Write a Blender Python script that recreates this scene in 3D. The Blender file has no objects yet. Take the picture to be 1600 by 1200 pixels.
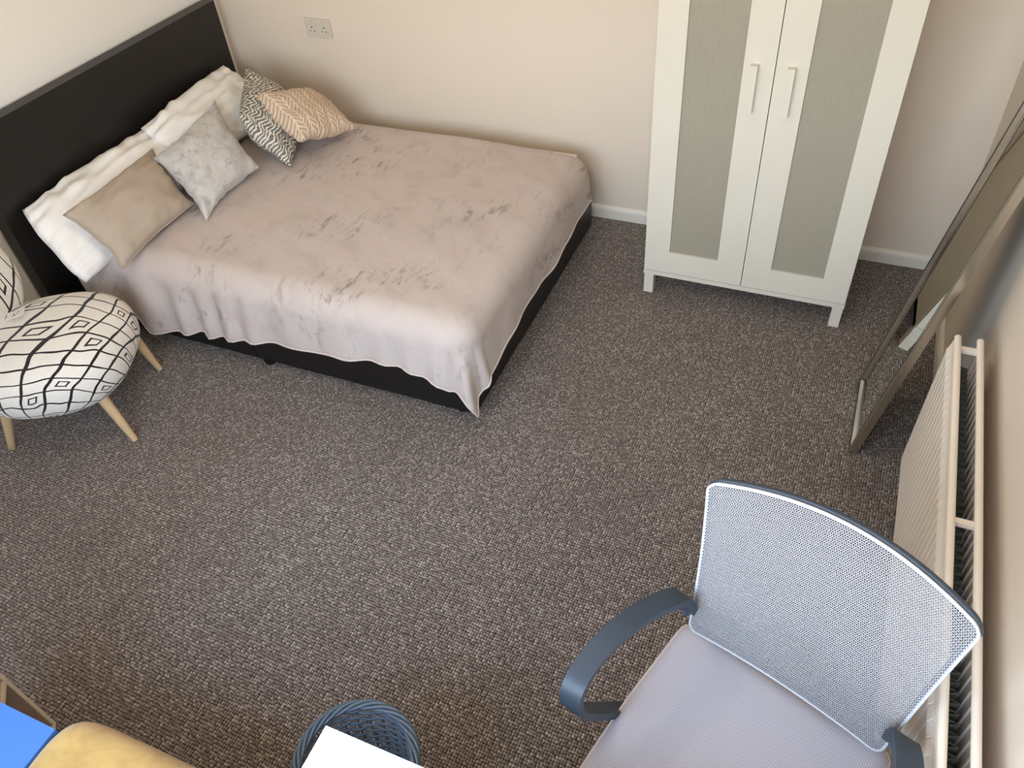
import bpy, bmesh, math, random
from math import sin, cos, pi, sqrt, radians, hypot, atan2
from mathutils import Vector, Matrix, noise
random.seed(7)
C = bpy.context.scene.collection
SC = bpy.context.scene

# ------------------------------------------------------------------ camera
cam_d = bpy.data.cameras.new('camera')
cam = bpy.data.objects.new('camera', cam_d)
C.objects.link(cam)
yaw, pit, rol = -0.4665, 0.7665, -0.098
f_ = Vector((sin(yaw)*cos(pit), cos(yaw)*cos(pit), -sin(pit)))
r_ = Vector((cos(yaw), -sin(yaw), 0)); u_ = r_.cross(f_)
rr = r_*cos(rol)+u_*sin(rol); uu = -r_*sin(rol)+u_*cos(rol)
M = Matrix((( rr.x, uu.x, -f_.x, 3.0539), (rr.y, uu.y, -f_.y, -3.2238), (rr.z, uu.z, -f_.z, 2.1393), (0, 0, 0, 1)))
cam.matrix_world = M
cam_d.sensor_width = 36; cam_d.lens = 1236.7/1600*36; cam_d.clip_start = .02
SC.camera = cam

# ------------------------------------------------------------------ view, sky, window light
SC.view_settings.view_transform = 'Standard'
SC.view_settings.look = 'None'
SC.view_settings.gamma = 1
SC.view_settings.use_curve_mapping = False
SC.view_settings.exposure = 0.38
SC.cycles.use_denoising = True
SC.cycles.max_bounces = 10
SC.cycles.diffuse_bounces = 7
SC.cycles.glossy_bounces = 5
SC.cycles.transparent_max_bounces = 12
SC.cycles.sample_clamp_indirect = 6

W = bpy.data.worlds.new('sky'); SC.world = W; W.use_nodes = True
wn = W.node_tree.nodes; wl = W.node_tree.links
wn.clear()
wo = wn.new('ShaderNodeOutputWorld'); wb = wn.new('ShaderNodeBackground')
tc = wn.new('ShaderNodeTexCoord'); sx = wn.new('ShaderNodeSeparateXYZ'); mr = wn.new('ShaderNodeMapRange'); cr = wn.new('ShaderNodeValToRGB')
mr.inputs['From Min'].default_value = -1; mr.inputs['From Max'].default_value = 1
wl.new(tc.outputs['Generated'], sx.inputs[0]); wl.new(sx.outputs['Z'], mr.inputs['Value']); wl.new(mr.outputs[0], cr.inputs[0])
e = cr.color_ramp.elements
e[0].position = .0; e[0].color = (.30, .26, .20, 1)
e[1].position = 1.; e[1].color = (.42, .62, 1, 1)
n = e.new(.49); n.color = (.36, .33, .27, 1)
n = e.new(.515); n.color = (.86, .93, 1, 1)
n = e.new(.70); n.color = (.66, .81, 1, 1)
wl.new(cr.outputs[0], wb.inputs[0]); wb.inputs[1].default_value = 10.5
wl.new(wb.outputs[0], wo.inputs[0])

LAMP_W = 13.0                            # warm pendant lamp, radiant power
RX, RY, RZ = 3.55, -3.6, 2.42           # room: x 0..RX, y RY..0
WX0, WX1, WZ0, WZ1 = 1.3, 3.44, 0.76, 2.22  # window opening in the near wall
pl = bpy.data.lights.new('window_portal', 'AREA'); pl.shape = 'RECTANGLE'
pl.size = WX1-WX0; pl.size_y = WZ1-WZ0; pl.cycles.is_portal = True
po = bpy.data.objects.new('window_portal', pl); C.objects.link(po)
po.location = ((WX0+WX1)/2, RY-.05, (WZ0+WZ1)/2); po.rotation_euler = (radians(90), 0, 0)

# ------------------------------------------------------------------ material helpers
class NT:
    def __init__(s, name):
        s.m = bpy.data.materials.new(name); s.m.use_nodes = True
        s.t = s.m.node_tree; s.n = s.t.nodes; s.b = s.n['Principled BSDF']; s.o = s.n['Material Output']
    def new(s, typ, **kw):
        nd = s.n.new(typ)
        for k, v in kw.items(): setattr(nd, k, v)
        return nd
    def link(s, a, b): s.t.links.new(a, b)
    def setin(s, sock, v):
        if hasattr(v, 'is_linked') or hasattr(v, 'links'): s.link(v, sock)
        else: sock.default_value = v
    def math(s, op, a, b=None, c=None):
        nd = s.new('ShaderNodeMath', operation=op)
        s.setin(nd.inputs[0], a)
        if b is not None: s.setin(nd.inputs[1], b)
        if c is not None: s.setin(nd.inputs[2], c)
        return nd.outputs[0]
    def coord(s, which='Object'): return s.new('ShaderNodeTexCoord').outputs[which]
    def mapping(s, v, scale=(1, 1, 1), rot=(0, 0, 0), loc=(0, 0, 0)):
        nd = s.new('ShaderNodeMapping'); s.link(v, nd.inputs[0])
        nd.inputs['Scale'].default_value = scale; nd.inputs['Rotation'].default_value = rot; nd.inputs['Location'].default_value = loc
        return nd.outputs[0]
    def noise(s, v, scale, detail=2, rough=.5, dist=0, out='Fac'):
        nd = s.new('ShaderNodeTexNoise'); s.link(v, nd.inputs['Vector'])
        nd.inputs['Scale'].default_value = scale; nd.inputs['Detail'].default_value = detail
        nd.inputs['Roughness'].default_value = rough; nd.inputs['Distortion'].default_value = dist
        return nd.outputs[out]
    def ramp(s, f, stops, interp='LINEAR'):
        nd = s.new('ShaderNodeValToRGB'); s.link(f, nd.inputs[0]); cr = nd.color_ramp; cr.interpolation = interp
        while len(cr.elements) > 1: cr.elements.remove(cr.elements[-1])
        cr.elements[0].position = stops[0][0]; cr.elements[0].color = col(stops[0][1])
        for p, c in stops[1:]:
            el = cr.elements.new(p); el.color = col(c)
        return nd.outputs[0]
    def mix(s, f, a, b, blend='MIX'):
        nd = s.new('ShaderNodeMix', data_type='RGBA', blend_type=blend)
        s.setin(nd.inputs[0], f); s.setin(nd.inputs[6], col(a) if isinstance(a, (tuple, str)) else a); s.setin(nd.inputs[7], col(b) if isinstance(b, (tuple, str)) else b)
        return nd.outputs[2]
    def bump(s, h, strength=.3, dist=.002, prev=None):
        nd = s.new('ShaderNodeBump'); s.link(h, nd.inputs['Height'])
        nd.inputs['Strength'].default_value = strength; nd.inputs['Distance'].default_value = dist
        if prev is not None: s.link(prev, nd.inputs['Normal'])
        return nd.outputs[0]
    def base(s, c): s.setin(s.b.inputs['Base Color'], col(c) if isinstance(c, (tuple, str)) else c)
    def set(s, **kw):
        for k, v in kw.items(): s.setin(s.b.inputs[k.replace('_', ' ')], v)
        return s
    def normal(s, nrm): s.link(nrm, s.b.inputs['Normal'])
def lin(c): return c/12.92 if c <= .04045 else ((c+.055)/1.055)**2.4
def col(c):
    if isinstance(c, str):
        return tuple(lin(int(c[i:i+2], 16)/255) for i in (0, 2, 4))+(1,)
    return tuple(c)+((1,) if len(c) == 3 else ())

def plain(name, c, rough=.5, metal=0, var=.04, scale=6, bump=0, bscale=200, sheen=0, spec=.5, coat=0):
    t = NT(name); o = t.coord('Object'); nz = t.noise(o, scale, 3)
    cc = col(c); d = tuple(x*(1-var*1.5) for x in cc[:3])+(1,); l = tuple(min(1, x*(1+var)) for x in cc[:3])+(1,)
    t.base(t.mix(nz, d, l)); t.set(Roughness=rough, Metallic=metal)
    t.b.inputs['Specular IOR Level'].default_value = spec
    if sheen: t.b.inputs['Sheen Weight'].default_value = sheen; t.b.inputs['Sheen Roughness'].default_value = .4
    if coat: t.b.inputs['Coat Weight'].default_value = coat
    if bump: t.normal(t.bump(t.noise(o, bscale, 3), bump, .002))
    return t.m

def wall_mat(name, c):
    t = NT(name); o = t.coord('Object')
    t.base(t.mix(t.noise(o, 1.3, 3), tuple(x*.97 for x in col(c)[:3]), col(c)[:3])); t.set(Roughness=.75)
    t.b.inputs['Specular IOR Level'].default_value = .25
    t.normal(t.bump(t.noise(o, 140, 3, .6), .06, .002)); return t.m

def carpet_mat():
    t = NT('brown_loop_carpet'); o = t.coord('Object')
    wob = t.new('ShaderNodeVectorMath', operation='MULTIPLY_ADD')
    nz = t.noise(o, 11, 2, out='Color'); t.link(nz, wob.inputs[0]); wob.inputs[1].default_value = (.010, .010, 0); t.link(o, wob.inputs[2])
    v = t.new('ShaderNodeTexVoronoi', voronoi_dimensions='2D'); t.link(t.mapping(wob.outputs[0], (122, 108, 1), (0, 0, radians(1.5))), v.inputs['Vector'])
    v.inputs['Scale'].default_value = 1; v.inputs['Randomness'].default_value = .28
    sp = t.new('ShaderNodeSeparateColor'); t.link(v.outputs['Color'], sp.inputs[0])
    c = t.ramp(sp.outputs[0], [(0, '80756d'), (.5, '9a8f86'), (.85, 'aea39a'), (1, 'cbc1b7')])
    fine = t.noise(o, 700, 2)
    c = t.mix(t.math('MULTIPLY', fine, .35), c, '5a4d45')
    big = t.noise(o, 2.2, 4, .6)
    c = t.mix(t.ramp(big, [(.4, (0, 0, 0)), (.75, (.22, .22, .22))]), c, '5d4f46')
    gap = t.ramp(v.outputs['Distance'], [(.30, (0, 0, 0)), (.58, (1, 1, 1))])
    c = t.mix(t.math('MULTIPLY', gap, .9), c, '1a140f')
    t.base(c); t.set(Roughness=.95); t.b.inputs['Specular IOR Level'].default_value = .1
    t.b.inputs['Sheen Weight'].default_value = .15
    h = t.math('SUBTRACT', 1, v.outputs['Distance'])
    t.normal(t.bump(h, .8, .005)); return t.m

def throw_mat():
    t = NT('mauve_grey_velvet_throw'); o = t.coord('Object')
    a = t.mapping(o, (1, 1, 1), (0, 0, radians(38)))
    n1 = t.noise(t.mapping(a, (2.2, 1.2, 1.5)), 1.9, 3, .55, .3)
    n2 = t.noise(t.mapping(o, (24, 8, 12), (0, 0, .2)), 1.15, 5, .7, .35)
    n4 = t.noise(t.mapping(a, (3, 5, 3)), 2.2, 4, .6, .5)
    n3 = t.noise(o, 1.1, 2)
    m = t.math('MULTIPLY', t.ramp(n2, [(.52, (0, 0, 0)), (.66, (1, 1, 1))]), t.ramp(n1, [(.47, (0, 0, 0)), (.62, (1, 1, 1))]))
    c = t.mix(n3, 'bfb2ab', 'c9bdb6')
    c = t.mix(t.math('MULTIPLY', t.ramp(n4, [(.5, (0, 0, 0)), (.75, (1, 1, 1))]), .35), c, '9d8f87')
    c = t.mix(t.math('MULTIPLY', m, .7), c, '7b6f69')
    t.base(c); t.set(Roughness=.8); t.b.inputs['Sheen Weight'].default_value = .16; t.b.inputs['Sheen Roughness'].default_value = .35
    t.b.inputs['Specular IOR Level'].default_value = .2
    bh = t.noise(t.mapping(o, (3, 5, 4), (0, 0, radians(30))), 2.2, 3, .5, .4)
    t.normal(t.bump(t.noise(o, 600, 2), .1, .001, t.bump(bh, .12, .02))); return t.m

def silver_mat():
    t = NT('crushed_silver_velvet'); o = t.coord('Object')
    n1 = t.noise(o, 26, 5, .7, .8); n2 = t.noise(o, 7, 3, .6)
    m = t.math('MULTIPLY', t.ramp(n1, [(.5, (0, 0, 0)), (.66, (1, 1, 1))]), t.ramp(n2, [(.32, (0, 0, 0)), (.6, (1, 1, 1))]))
    t.base(t.mix(t.math('MULTIPLY', m, .75), 'c6c3bf', '7f7d7d')); t.set(Roughness=.6)
    t.b.inputs['Sheen Weight'].default_value = .5; t.b.inputs['Sheen Roughness'].default_value = .3
    t.normal(t.bump(n1, .4, .006)); return t.m

def frac_abs(t, x):                  # distance to nearest integer, 0 .. .5
    f = t.math('FRACT', x); return t.math('ABSOLUTE', t.math('SUBTRACT', f, .5))

def wave_print():
    """dark grey cloth printed with broken off-white zigzag waves"""
    t = NT('grey_cloth_white_zigzag_print'); uv = t.coord('UV'); s = t.new('ShaderNodeSeparateXYZ'); t.link(uv, s.inputs[0])
    U, V = s.outputs[0], s.outputs[1]
    nz = t.noise(uv, 9, 2)
    tri = frac_abs(t, t.math('ADD', t.math('MULTIPLY', U, 9), t.math('MULTIPLY', nz, .5)))
    ph = t.math('ADD', t.math('MULTIPLY', V, 19), t.math('ADD', t.math('MULTIPLY', tri, 2.2), t.math('MULTIPLY', nz, 2.2)))
    d = frac_abs(t, ph)
    w = t.math('ADD', .22, t.math('MULTIPLY', t.math('SUBTRACT', t.noise(uv, 24, 2), .5), .75))
    m = t.math('LESS_THAN', d, w)
    t.base(t.mix(m, '75736e', 'dcd7ca')); t.set(Roughness=.9); t.b.inputs['Specular IOR Level'].default_value = .15
    t.normal(t.bump(t.noise(t.coord('Object'), 500, 2), .2, .001)); return t.m

def leaf_print():
    """sand cloth printed with columns of cream leaf sprays"""
    t = NT('sand_cloth_cream_leaf_print'); uv = t.coord('UV')
    wob = t.noise(uv, 5, 2, out='Color')
    ad = t.new('ShaderNodeVectorMath', operation='MULTIPLY_ADD'); t.link(wob, ad.inputs[0]); ad.inputs[1].default_value = (.035, .035, 0); t.link(uv, ad.inputs[2])
    s = t.new('ShaderNodeSeparateXYZ'); t.link(ad.outputs[0], s.inputs[0]); U, V = s.outputs[1], s.outputs[0]
    k = t.math('MULTIPLY', U, 6.0)
    a = frac_abs(t, k)                                   # 0 at column middle .. .5 at column edge
    colid = t.math('FLOOR', k)
    ph = t.math('ADD', t.math('MULTIPLY', V, 13), t.math('MULTIPLY', a, -3.4))
    ph = t.math('ADD', ph, t.math('MULTIPLY', colid, .37))
    d = frac_abs(t, ph)
    ribs = t.math('LESS_THAN', d, .16)
    stem = t.math('LESS_THAN', a, .055)
    edge = t.math('GREATER_THAN', a, .455)
    m = t.math('MAXIMUM', t.math('MAXIMUM', ribs, stem), edge)
    t.base(t.mix(m, 'bda68f', 'e3d3c0')); t.set(Roughness=.9); t.b.inputs['Specular IOR Level'].default_value = .15
    t.normal(t.bump(t.noise(t.coord('Object'), 500, 2), .2, .001)); return t.m

def grid_boucle():
    """white boucle with hand-drawn black grid lines and small squares"""
    t = NT('white_boucle_black_grid'); uv = t.coord('UV')
    wob = t.noise(uv, 7, 2, out='Color')
    ad = t.new('ShaderNodeVectorMath', operation='MULTIPLY_ADD'); t.link(wob, ad.inputs[0]); ad.inputs[1].default_value = (.06, .06, 0); t.link(uv, ad.inputs[2])
    rot = t.mapping(ad.outputs[0], (1, 1, 1), (0, 0, radians(14)))
    s = t.new('ShaderNodeSeparateXYZ'); t.link(rot, s.inputs[0])
    gx = t.math('MULTIPLY', s.outputs[0], 17.0); gy = t.math('MULTIPLY', s.outputs[1], 25.0)
    gy = t.math('ADD', gy, t.math('MULTIPLY', gx, -.35))
    fx = t.math('ABSOLUTE', t.math('SUBTRACT', t.math('FRACT', gx), .5)); fy = t.math('ABSOLUTE', t.math('SUBTRACT', t.math('FRACT', gy), .5))
    wv = t.math('MULTIPLY', t.noise(uv, 5, 1), .07)
    lx = t.math('GREATER_THAN', fx, t.math('SUBTRACT', .475, wv)); ly = t.math('GREATER_THAN', fy, t.math('SUBTRACT', .485, wv))
    lines = t.math('MAXIMUM', lx, ly)
    cb = t.new('ShaderNodeCombineXYZ'); t.link(t.math('FLOOR', gx), cb.inputs[0]); t.link(t.math('FLOOR', gy), cb.inputs[1])
    wn_ = t.new('ShaderNodeTexWhiteNoise', noise_dimensions='2D'); t.link(cb.outputs[0], wn_.inputs['Vector'])
    pick = t.math('GREATER_THAN', wn_.outputs['Value'], .80)
    mx = t.math('MAXIMUM', fx, t.math('MULTIPLY', fy, .9))
    sq = t.math('MULTIPLY', t.math('GREATER_THAN', mx, .14), t.math('LESS_THAN', mx, .215))
    m = t.math('MAXIMUM', lines, t.math('MULTIPLY', sq, pick))
    o = t.coord('Object')
    c = t.mix(t.noise(o, 160, 2), 'dcd6cc', 'f0ece4')
    t.base(t.mix(m, c, '2b2626')); t.set(Roughness=.95); t.b.inputs['Specular IOR Level'].default_value = .1
    t.b.inputs['Sheen Weight'].default_value = .2
    t.normal(t.bump(t.noise(o, 260, 3, .6), .45, .004)); return t.m

def linen_mat(name, c, d, sc=700):
    t = NT(name); o = t.coord('Object')
    n = t.noise(t.mapping(o, (1, .25, 1)), sc, 2); n2 = t.noise(t.mapping(o, (.25, 1, 1)), sc, 2)
    f = t.math('MULTIPLY', t.math('ADD', n, n2), .5)
    t.base(t.mix(f, d, c)); t.set(Roughness=.9); t.b.inputs['Specular IOR Level'].default_value = .15
    t.normal(t.bump(f, .25, .001)); return t.m

def cotton_mat():
    t = NT('white_cotton'); o = t.coord('Object')
    t.base(t.mix(t.noise(o, 3, 2), 'efebe5', 'f6f3ee')); t.set(Roughness=.85); t.b.inputs['Specular IOR Level'].default_value = .2
    w = t.noise(t.mapping(o, (6, 3, 5)), 2.4, 4, .55, .8)
    t.normal(t.bump(w, .3, .015)); return t.m

def leather_mat():
    t = NT('black_faux_leather'); o = t.coord('Object')
    t.base(t.mix(t.noise(o, 3, 3), '141110', '1d1a17')); t.set(Roughness=.42)
    t.b.inputs['Specular IOR Level'].default_value = .45
    v = t.new('ShaderNodeTexVoronoi'); t.link(o, v.inputs['Vector']); v.inputs['Scale'].default_value = 330
    t.normal(t.bump(v.outputs['Distance'], .15, .001, t.bump(t.noise(o, 5, 3), .12, .02))); return t.m

def wood_mat(name, c, d, along=(1, 1, .08), sc=40):
    t = NT(name); o = t.coord('Object')
    n = t.noise(t.mapping(o, along), sc, 4, .6, .5)
    t.base(t.mix(n, c, d)); t.set(Roughness=.5); return t.m

def weave_seat():
    t = NT('grey_seat_mesh_fabric'); o = t.coord('UV')
    s = t.new('ShaderNodeSeparateXYZ'); t.link(o, s.inputs[0])
    P = 1/.0042
    a = frac_abs(t, t.math('MULTIPLY', s.outputs[0], P)); b = frac_abs(t, t.math('MULTIPLY', s.outputs[1], P))
    hole = t.math('MULTIPLY', t.math('LESS_THAN', a, .27), t.math('LESS_THAN', b, .22))
    t.base(t.mix(hole, 'bdbac2', '74737c')); t.set(Roughness=.7); t.b.inputs['Sheen Weight'].default_value = .15
    t.normal(t.bump(t.math('SUBTRACT', 1, hole), .4, .001)); return t.m

def door_panel_mat():
    t = NT('grey_ribbed_film_panel'); o = t.coord('Object'); s = t.new('ShaderNodeSeparateXYZ'); t.link(o, s.inputs[0])
    st = frac_abs(t, t.math('MULTIPLY', s.outputs[0], 190)); nz = t.noise(t.mapping(o, (260, 1, 18)), 1, 2)
    f = t.math('ADD', t.math('MULTIPLY', st, .9), t.math('MULTIPLY', nz, .55))
    t.base(t.mix(f, '8d8777', 'aaa493')); t.set(Roughness=.32); t.normal(t.bump(st, .25, .001)); return t.m

def velvet_mustard():
    t = NT('mustard_velvet'); o = t.coord('Object')
    n1 = t.noise(o, 9, 5, .65, .7); n2 = t.noise(o, 60, 3, .6)
    c = t.mix(t.ramp(n1, [(.35, (0, 0, 0)), (.7, (1, 1, 1))]), '96702a', 'b8934a'); c = t.mix(t.math('MULTIPLY', n2, .3), c, 'c8ac70')
    t.base(c); t.set(Roughness=.75); t.b.inputs['Sheen Weight'].default_value = .4; t.normal(t.bump(n1, .2, .01)); return t.m

WHITE_WALL = wall_mat('cream_wall_paint', 'dfd2c1')
LEFT_WALL = wall_mat('white_wall_paint', 'f3efe7')
CEIL = wall_mat('ceiling_paint', 'efeae2')
TRIM = plain('white_gloss_trim', 'e3ddd0', .35, var=.02)
CARPET = carpet_mat(); THROW = throw_mat(); SILVER = silver_mat(); ZIG = wave_print(); LEAF = leaf_print()
BOUCLE = grid_boucle(); LINEN = linen_mat('taupe_linen', 'c0b2a2', 'a39585'); COTTON = cotton_mat(); LEATHER = leather_mat()
PIPING = plain('taupe_piping', 'ad9e8d', .8); HEM = plain('throw_hem', 'cdbfb6', .85, sheen=.3)
SHEET = plain('cream_sheet', 'e2d9cb', .85)
BLACKP = plain('black_plastic', '161616', .5)
LACQ = plain('white_lacquer', 'd8d2c3', .38, var=.015)
PANEL = door_panel_mat()
RADW = plain('radiator_enamel', 'e6dacb', .35, var=.02)
FIN = plain('radiator_fin_steel', '6d6f68', .6)
MIRROR = NT('mirror_glass'); MIRROR.base((.83, .85, .80)); MIRROR.set(Metallic=1., Roughness=.015); MIRROR = MIRROR.m
CHROME = NT('silver_frame_metal'); CHROME.base('d6d0c4'); CHROME.set(Metallic=1., Roughness=.24); CHROME = CHROME.m
DARKLINE = plain('dark_bead', '45433f', .4, metal=.6)
BLUEPL = plain('blue_grey_plastic', '323d48', .42, var=.05, bump=.08, bscale=500)
MESHW = plain('pale_grey_mesh', 'a9a9ad', .6, sheen=.2)
MESHEDGE = plain('white_mesh_edge', 'b9bbc0', .55)
WEAVE = weave_seat(); SEATPIPE = plain('seat_piping', 'c2b4ae', .8)
BEECH = wood_mat('pale_beech', 'd9bf98', 'c5a67c', (1, 1, .1), 50)
BOARD = wood_mat('grey_oak_board', 'd0beb0', 'b09d90', (1, .08, .08), 60)
BOARDE = plain('pale_board_edge', 'ddcfb8', .5)
BLUE = plain('sky_blue_plastic', '4272b2', .5, var=.02)
MUSTARD = velvet_mustard()
WICK = plain('blue_grey_wicker', '55626d', .55, var=.12, scale=60)
DESKW = plain('white_desk_laminate', 'f2f0ec', .4, var=.01)
STEEL = plain('grey_steel', '8c8c8c', .35, metal=.9)
SOCK = plain('white_socket_plastic', 'cfc6b8', .35, var=.01)
DARK = plain('dark_hole', '2b2622', .7)
PAPER = plain('paper_tag', 'd9d8d2', .6)

# ------------------------------------------------------------------ geometry helpers
def obj(name, bm, mat, parent=None, smooth=False, bevel=0, seg=2, loc=None, rz=None, recalc=True):
    me = bpy.data.meshes.new(name)
    if isinstance(bm, bmesh.types.BMesh):
        if bevel:
            bmesh.ops.bevel(bm, geom=[ed for ed in bm.edges if ed.calc_face_angle(0) > .5], offset=bevel, segments=seg, affect='EDGES', profile=.6)
        if recalc: bmesh.ops.recalc_face_normals(bm, faces=bm.faces)
        bm.to_mesh(me); bm.free()
    else:
        v, f = bm; me.from_pydata(v, [], f)
    me.materials.append(mat)
    if smooth:
        for p in me.polygons: p.use_smooth = True
    o = bpy.data.objects.new(name, me); C.objects.link(o)
    if parent is not None: o.parent = parent
    if loc: o.location = loc
    if rz is not None: o.rotation_euler = (0, 0, rz)
    return o
def smooth_by_angle(o, ang=35):
    me = o.data
    for p in me.polygons: p.use_smooth = True
    bm = bmesh.new(); bm.from_mesh(me)
    for ed in bm.edges:
        if ed.calc_face_angle(0) > radians(ang): ed.smooth = False
    bm.to_mesh(me); bm.free(); return o
def BM(): return bmesh.new()
def box(bm, x0, x1, y0, y1, z0, z1):
    vs = [bm.verts.new(p) for p in ((x0, y0, z0), (x1, y0, z0), (x1, y1, z0), (x0, y1, z0), (x0, y0, z1), (x1, y0, z1), (x1, y1, z1), (x0, y1, z1))]
    for f in ((0, 3, 2, 1), (4, 5, 6, 7), (0, 1, 5, 4), (1, 2, 6, 5), (2, 3, 7, 6), (3, 0, 4, 7)): bm.faces.new([vs[i] for i in f])
    return vs
def bx(*a): bm = BM(); box(bm, *a); return bm
def tube(bm, pts, rad, n=10, closed=False, caps=True):
    """sweep a circle of radius rad (number or list) along pts"""
    pts = [Vector(p) for p in pts]; k = len(pts); rings = []
    up = Vector((0, 0, 1)); prev = None
    for i, p in enumerate(pts):
        if closed: t = (pts[(i+1) % k]-pts[i-1])
        else: t = pts[min(k-1, i+1)]-pts[max(0, i-1)]
        t.normalize()
        if prev is None:
            a = t.cross(up)
            if a.length < .1: a = t.cross(Vector((1, 0, 0)))
        else: a = prev-t*prev.dot(t)
        a.normalize(); prev = a; b = t.cross(a)
        r = rad[i] if isinstance(rad, (list, tuple)) else rad
        rings.append([bm.verts.new(p+(a*cos(2*pi*j/n)+b*sin(2*pi*j/n))*r) for j in range(n)])
    for i in range(k if closed else k-1):
        A, B = rings[i], rings[(i+1) % k]
        for j in range(n): bm.faces.new((A[j], A[(j+1) % n], B[(j+1) % n], B[j]))
    if caps and not closed:
        bm.faces.new(rings[0][::-1]); bm.faces.new(rings[-1])
    return bm
def strap(bm, pts, side, w, th):
    """sweep a w x th rectangle along pts; side = width direction(s)"""
    pts = [Vector(p) for p in pts]; k = len(pts); rings = []
    for i, p in enumerate(pts):
        t = (pts[min(k-1, i+1)]-pts[max(0, i-1)]).normalized()
        s = Vector(side[i] if isinstance(side, list) else side); s = (s-t*s.dot(t)).normalized(); nn = t.cross(s)
        ww = w[i] if isinstance(w, list) else w; tt = th[i] if isinstance(th, list) else th
        rings.append([bm.verts.new(p+s*a*ww/2+nn*b*tt/2) for a, b in ((-1, -1), (1, -1), (1, 1), (-1, 1))])
    for i in range(k-1):
        A, B = rings[i], rings[i+1]
        for j in range(4): bm.faces.new((A[j], A[(j+1) % 4], B[(j+1) % 4], B[j]))
    bm.faces.new(rings[0][::-1]); bm.faces.new(rings[-1]); return bm
def smooth_path(pts, n=6):
    """Catmull-Rom"""
    P = [Vector(p) for p in pts]; P = [P[0]*2-P[1]]+P+[P[-1]*2-P[-2]]; out = []
    for i in range(1, len(P)-2):
        a, b, c, d = P[i-1:i+3]
        for j in range(n):
            t = j/n; out.append(.5*((2*b)+(c-a)*t+(2*a-5*b+4*c-d)*t*t+(3*b-a-3*c+d)*t**3))
    out.append(P[-2]); return out
def thing(name, label, cat, loc=(0, 0, 0), rz=0, group=None):
    o = bpy.data.objects.new(name, None); C.objects.link(o); o.empty_display_size = .1
    o.location = loc; o.rotation_euler = (0, 0, rz); o['label'] = label; o['category'] = cat
    if group: o['group'] = group
    return o
def tag(o, label, cat, group=None):
    o['label'] = label; o['category'] = cat
    if group: o['group'] = group
    return o
def struct(o): o['kind'] = 'structure'; return o
def nz3(p, s, seed=0): return noise.noise(Vector(p)*s+Vector((seed*17.3, seed*5.1, seed*9.7)))
def lerp(t, xs, ys):
    if t <= xs[0]: return ys[0]
    for i in range(1, len(xs)):
        if t <= xs[i]:
            k = (t-xs[i-1])/(xs[i]-xs[i-1]); return ys[i-1]*(1-k)+ys[i]*k
    return ys[-1]

# ------------------------------------------------------------------ room shell
T = .12
struct(obj('floor', bx(-T, RX+T, RY-T, T, -.1, 0), CARPET))
struct(obj('ceiling', bx(-T, RX+T, RY-T, T, RZ, RZ+.1), CEIL))
struct(obj('wall_left', bx(-T, 0, RY-T, T, 0, RZ), LEFT_WALL))
struct(obj('wall_back', bx(0, RX, 0, T, 0, RZ), WHITE_WALL))
struct(obj('wall_right', bx(RX, RX+T, RY-T, T, 0, RZ), WHITE_WALL))
bm = BM()
box(bm, 0, WX0, RY-T, RY, 0, RZ); box(bm, WX1, RX, RY-T, RY, 0, RZ)
box(bm, WX0, WX1, RY-T, RY, 0, WZ0); box(bm, WX0, WX1, RY-T, RY, WZ1, RZ)
struct(obj('wall_front', bm, WHITE_WALL))
w1 = bpy.data.objects.new('window_1', None); C.objects.link(w1); w1['kind'] = 'structure'
bm = BM(); yf0, yf1 = RY-.10, RY-.04
for a, b, c, d in ((WX0, WX1, WZ0, WZ0+.06), (WX0, WX1, WZ1-.06, WZ1), (WX0, WX0+.06, WZ0+.06, WZ1-.06), (WX1-.06, WX1, WZ0+.06, WZ1-.06), (2.45, 2.52, WZ0+.06, WZ1-.06)):
    box(bm, a, b, yf0, yf1, c, d)
obj('window_frame', bm, TRIM, w1, bevel=.004)
PANE = NT('window_pane_glass')
tr = PANE.new('ShaderNodeBsdfTransparent'); gl = PANE.new('ShaderNodeBsdfGlossy'); gl.inputs['Roughness'].default_value = .02
mx = PANE.new('ShaderNodeMixShader'); mx.inputs[0].default_value = .06
PANE.link(tr.outputs[0], mx.inputs[1]); PANE.link(gl.outputs[0], mx.inputs[2]); PANE.link(mx.outputs[0], PANE.o.inputs['Surface'])
for a, b in ((WX0+.06, 2.45), (2.52, WX1-.06)): obj('window_pane', bx(a, b, RY-.072, RY-.068, WZ0+.06, WZ1-.06), PANE.m, w1)
obj('window_sill', bx(WX0-.04, WX1+.04, RY+.0005, RY+.10, WZ0-.035, WZ0-.003), TRIM, w1, bevel=.006)

def baseboard(name, ax, a0, a1, base, sgn, h=.065, th=.015):
    prof = [(0, 0), (th, 0), (th, h-.02), (th*.85, h-.012), (th*.45, h-.004), (0, h)]
    v = []; k = len(prof)
    for a in (a0, a1):
        for d, z in prof:
            v.append((a, base+sgn*d, z) if ax == 'x' else (base+sgn*d, a, z))
    f = [tuple(range(k))[::-1], tuple(range(k, 2*k))]+[(i, (i+1) % k, k+(i+1) % k, k+i) for i in range(k)]
    o = obj(name, (v, f), TRIM)
    bm = bmesh.new(); bm.from_mesh(o.data); bmesh.ops.recalc_face_normals(bm, faces=bm.faces); bm.to_mesh(o.data); bm.free()
    return struct(o)
baseboard('baseboard_back', 'x', .015, RX-.015, 0, -1)
baseboard('baseboard_right', 'y', RY, 0, RX, -1)
baseboard('baseboard_left', 'y', RY, 0, 0, 1)

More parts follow.
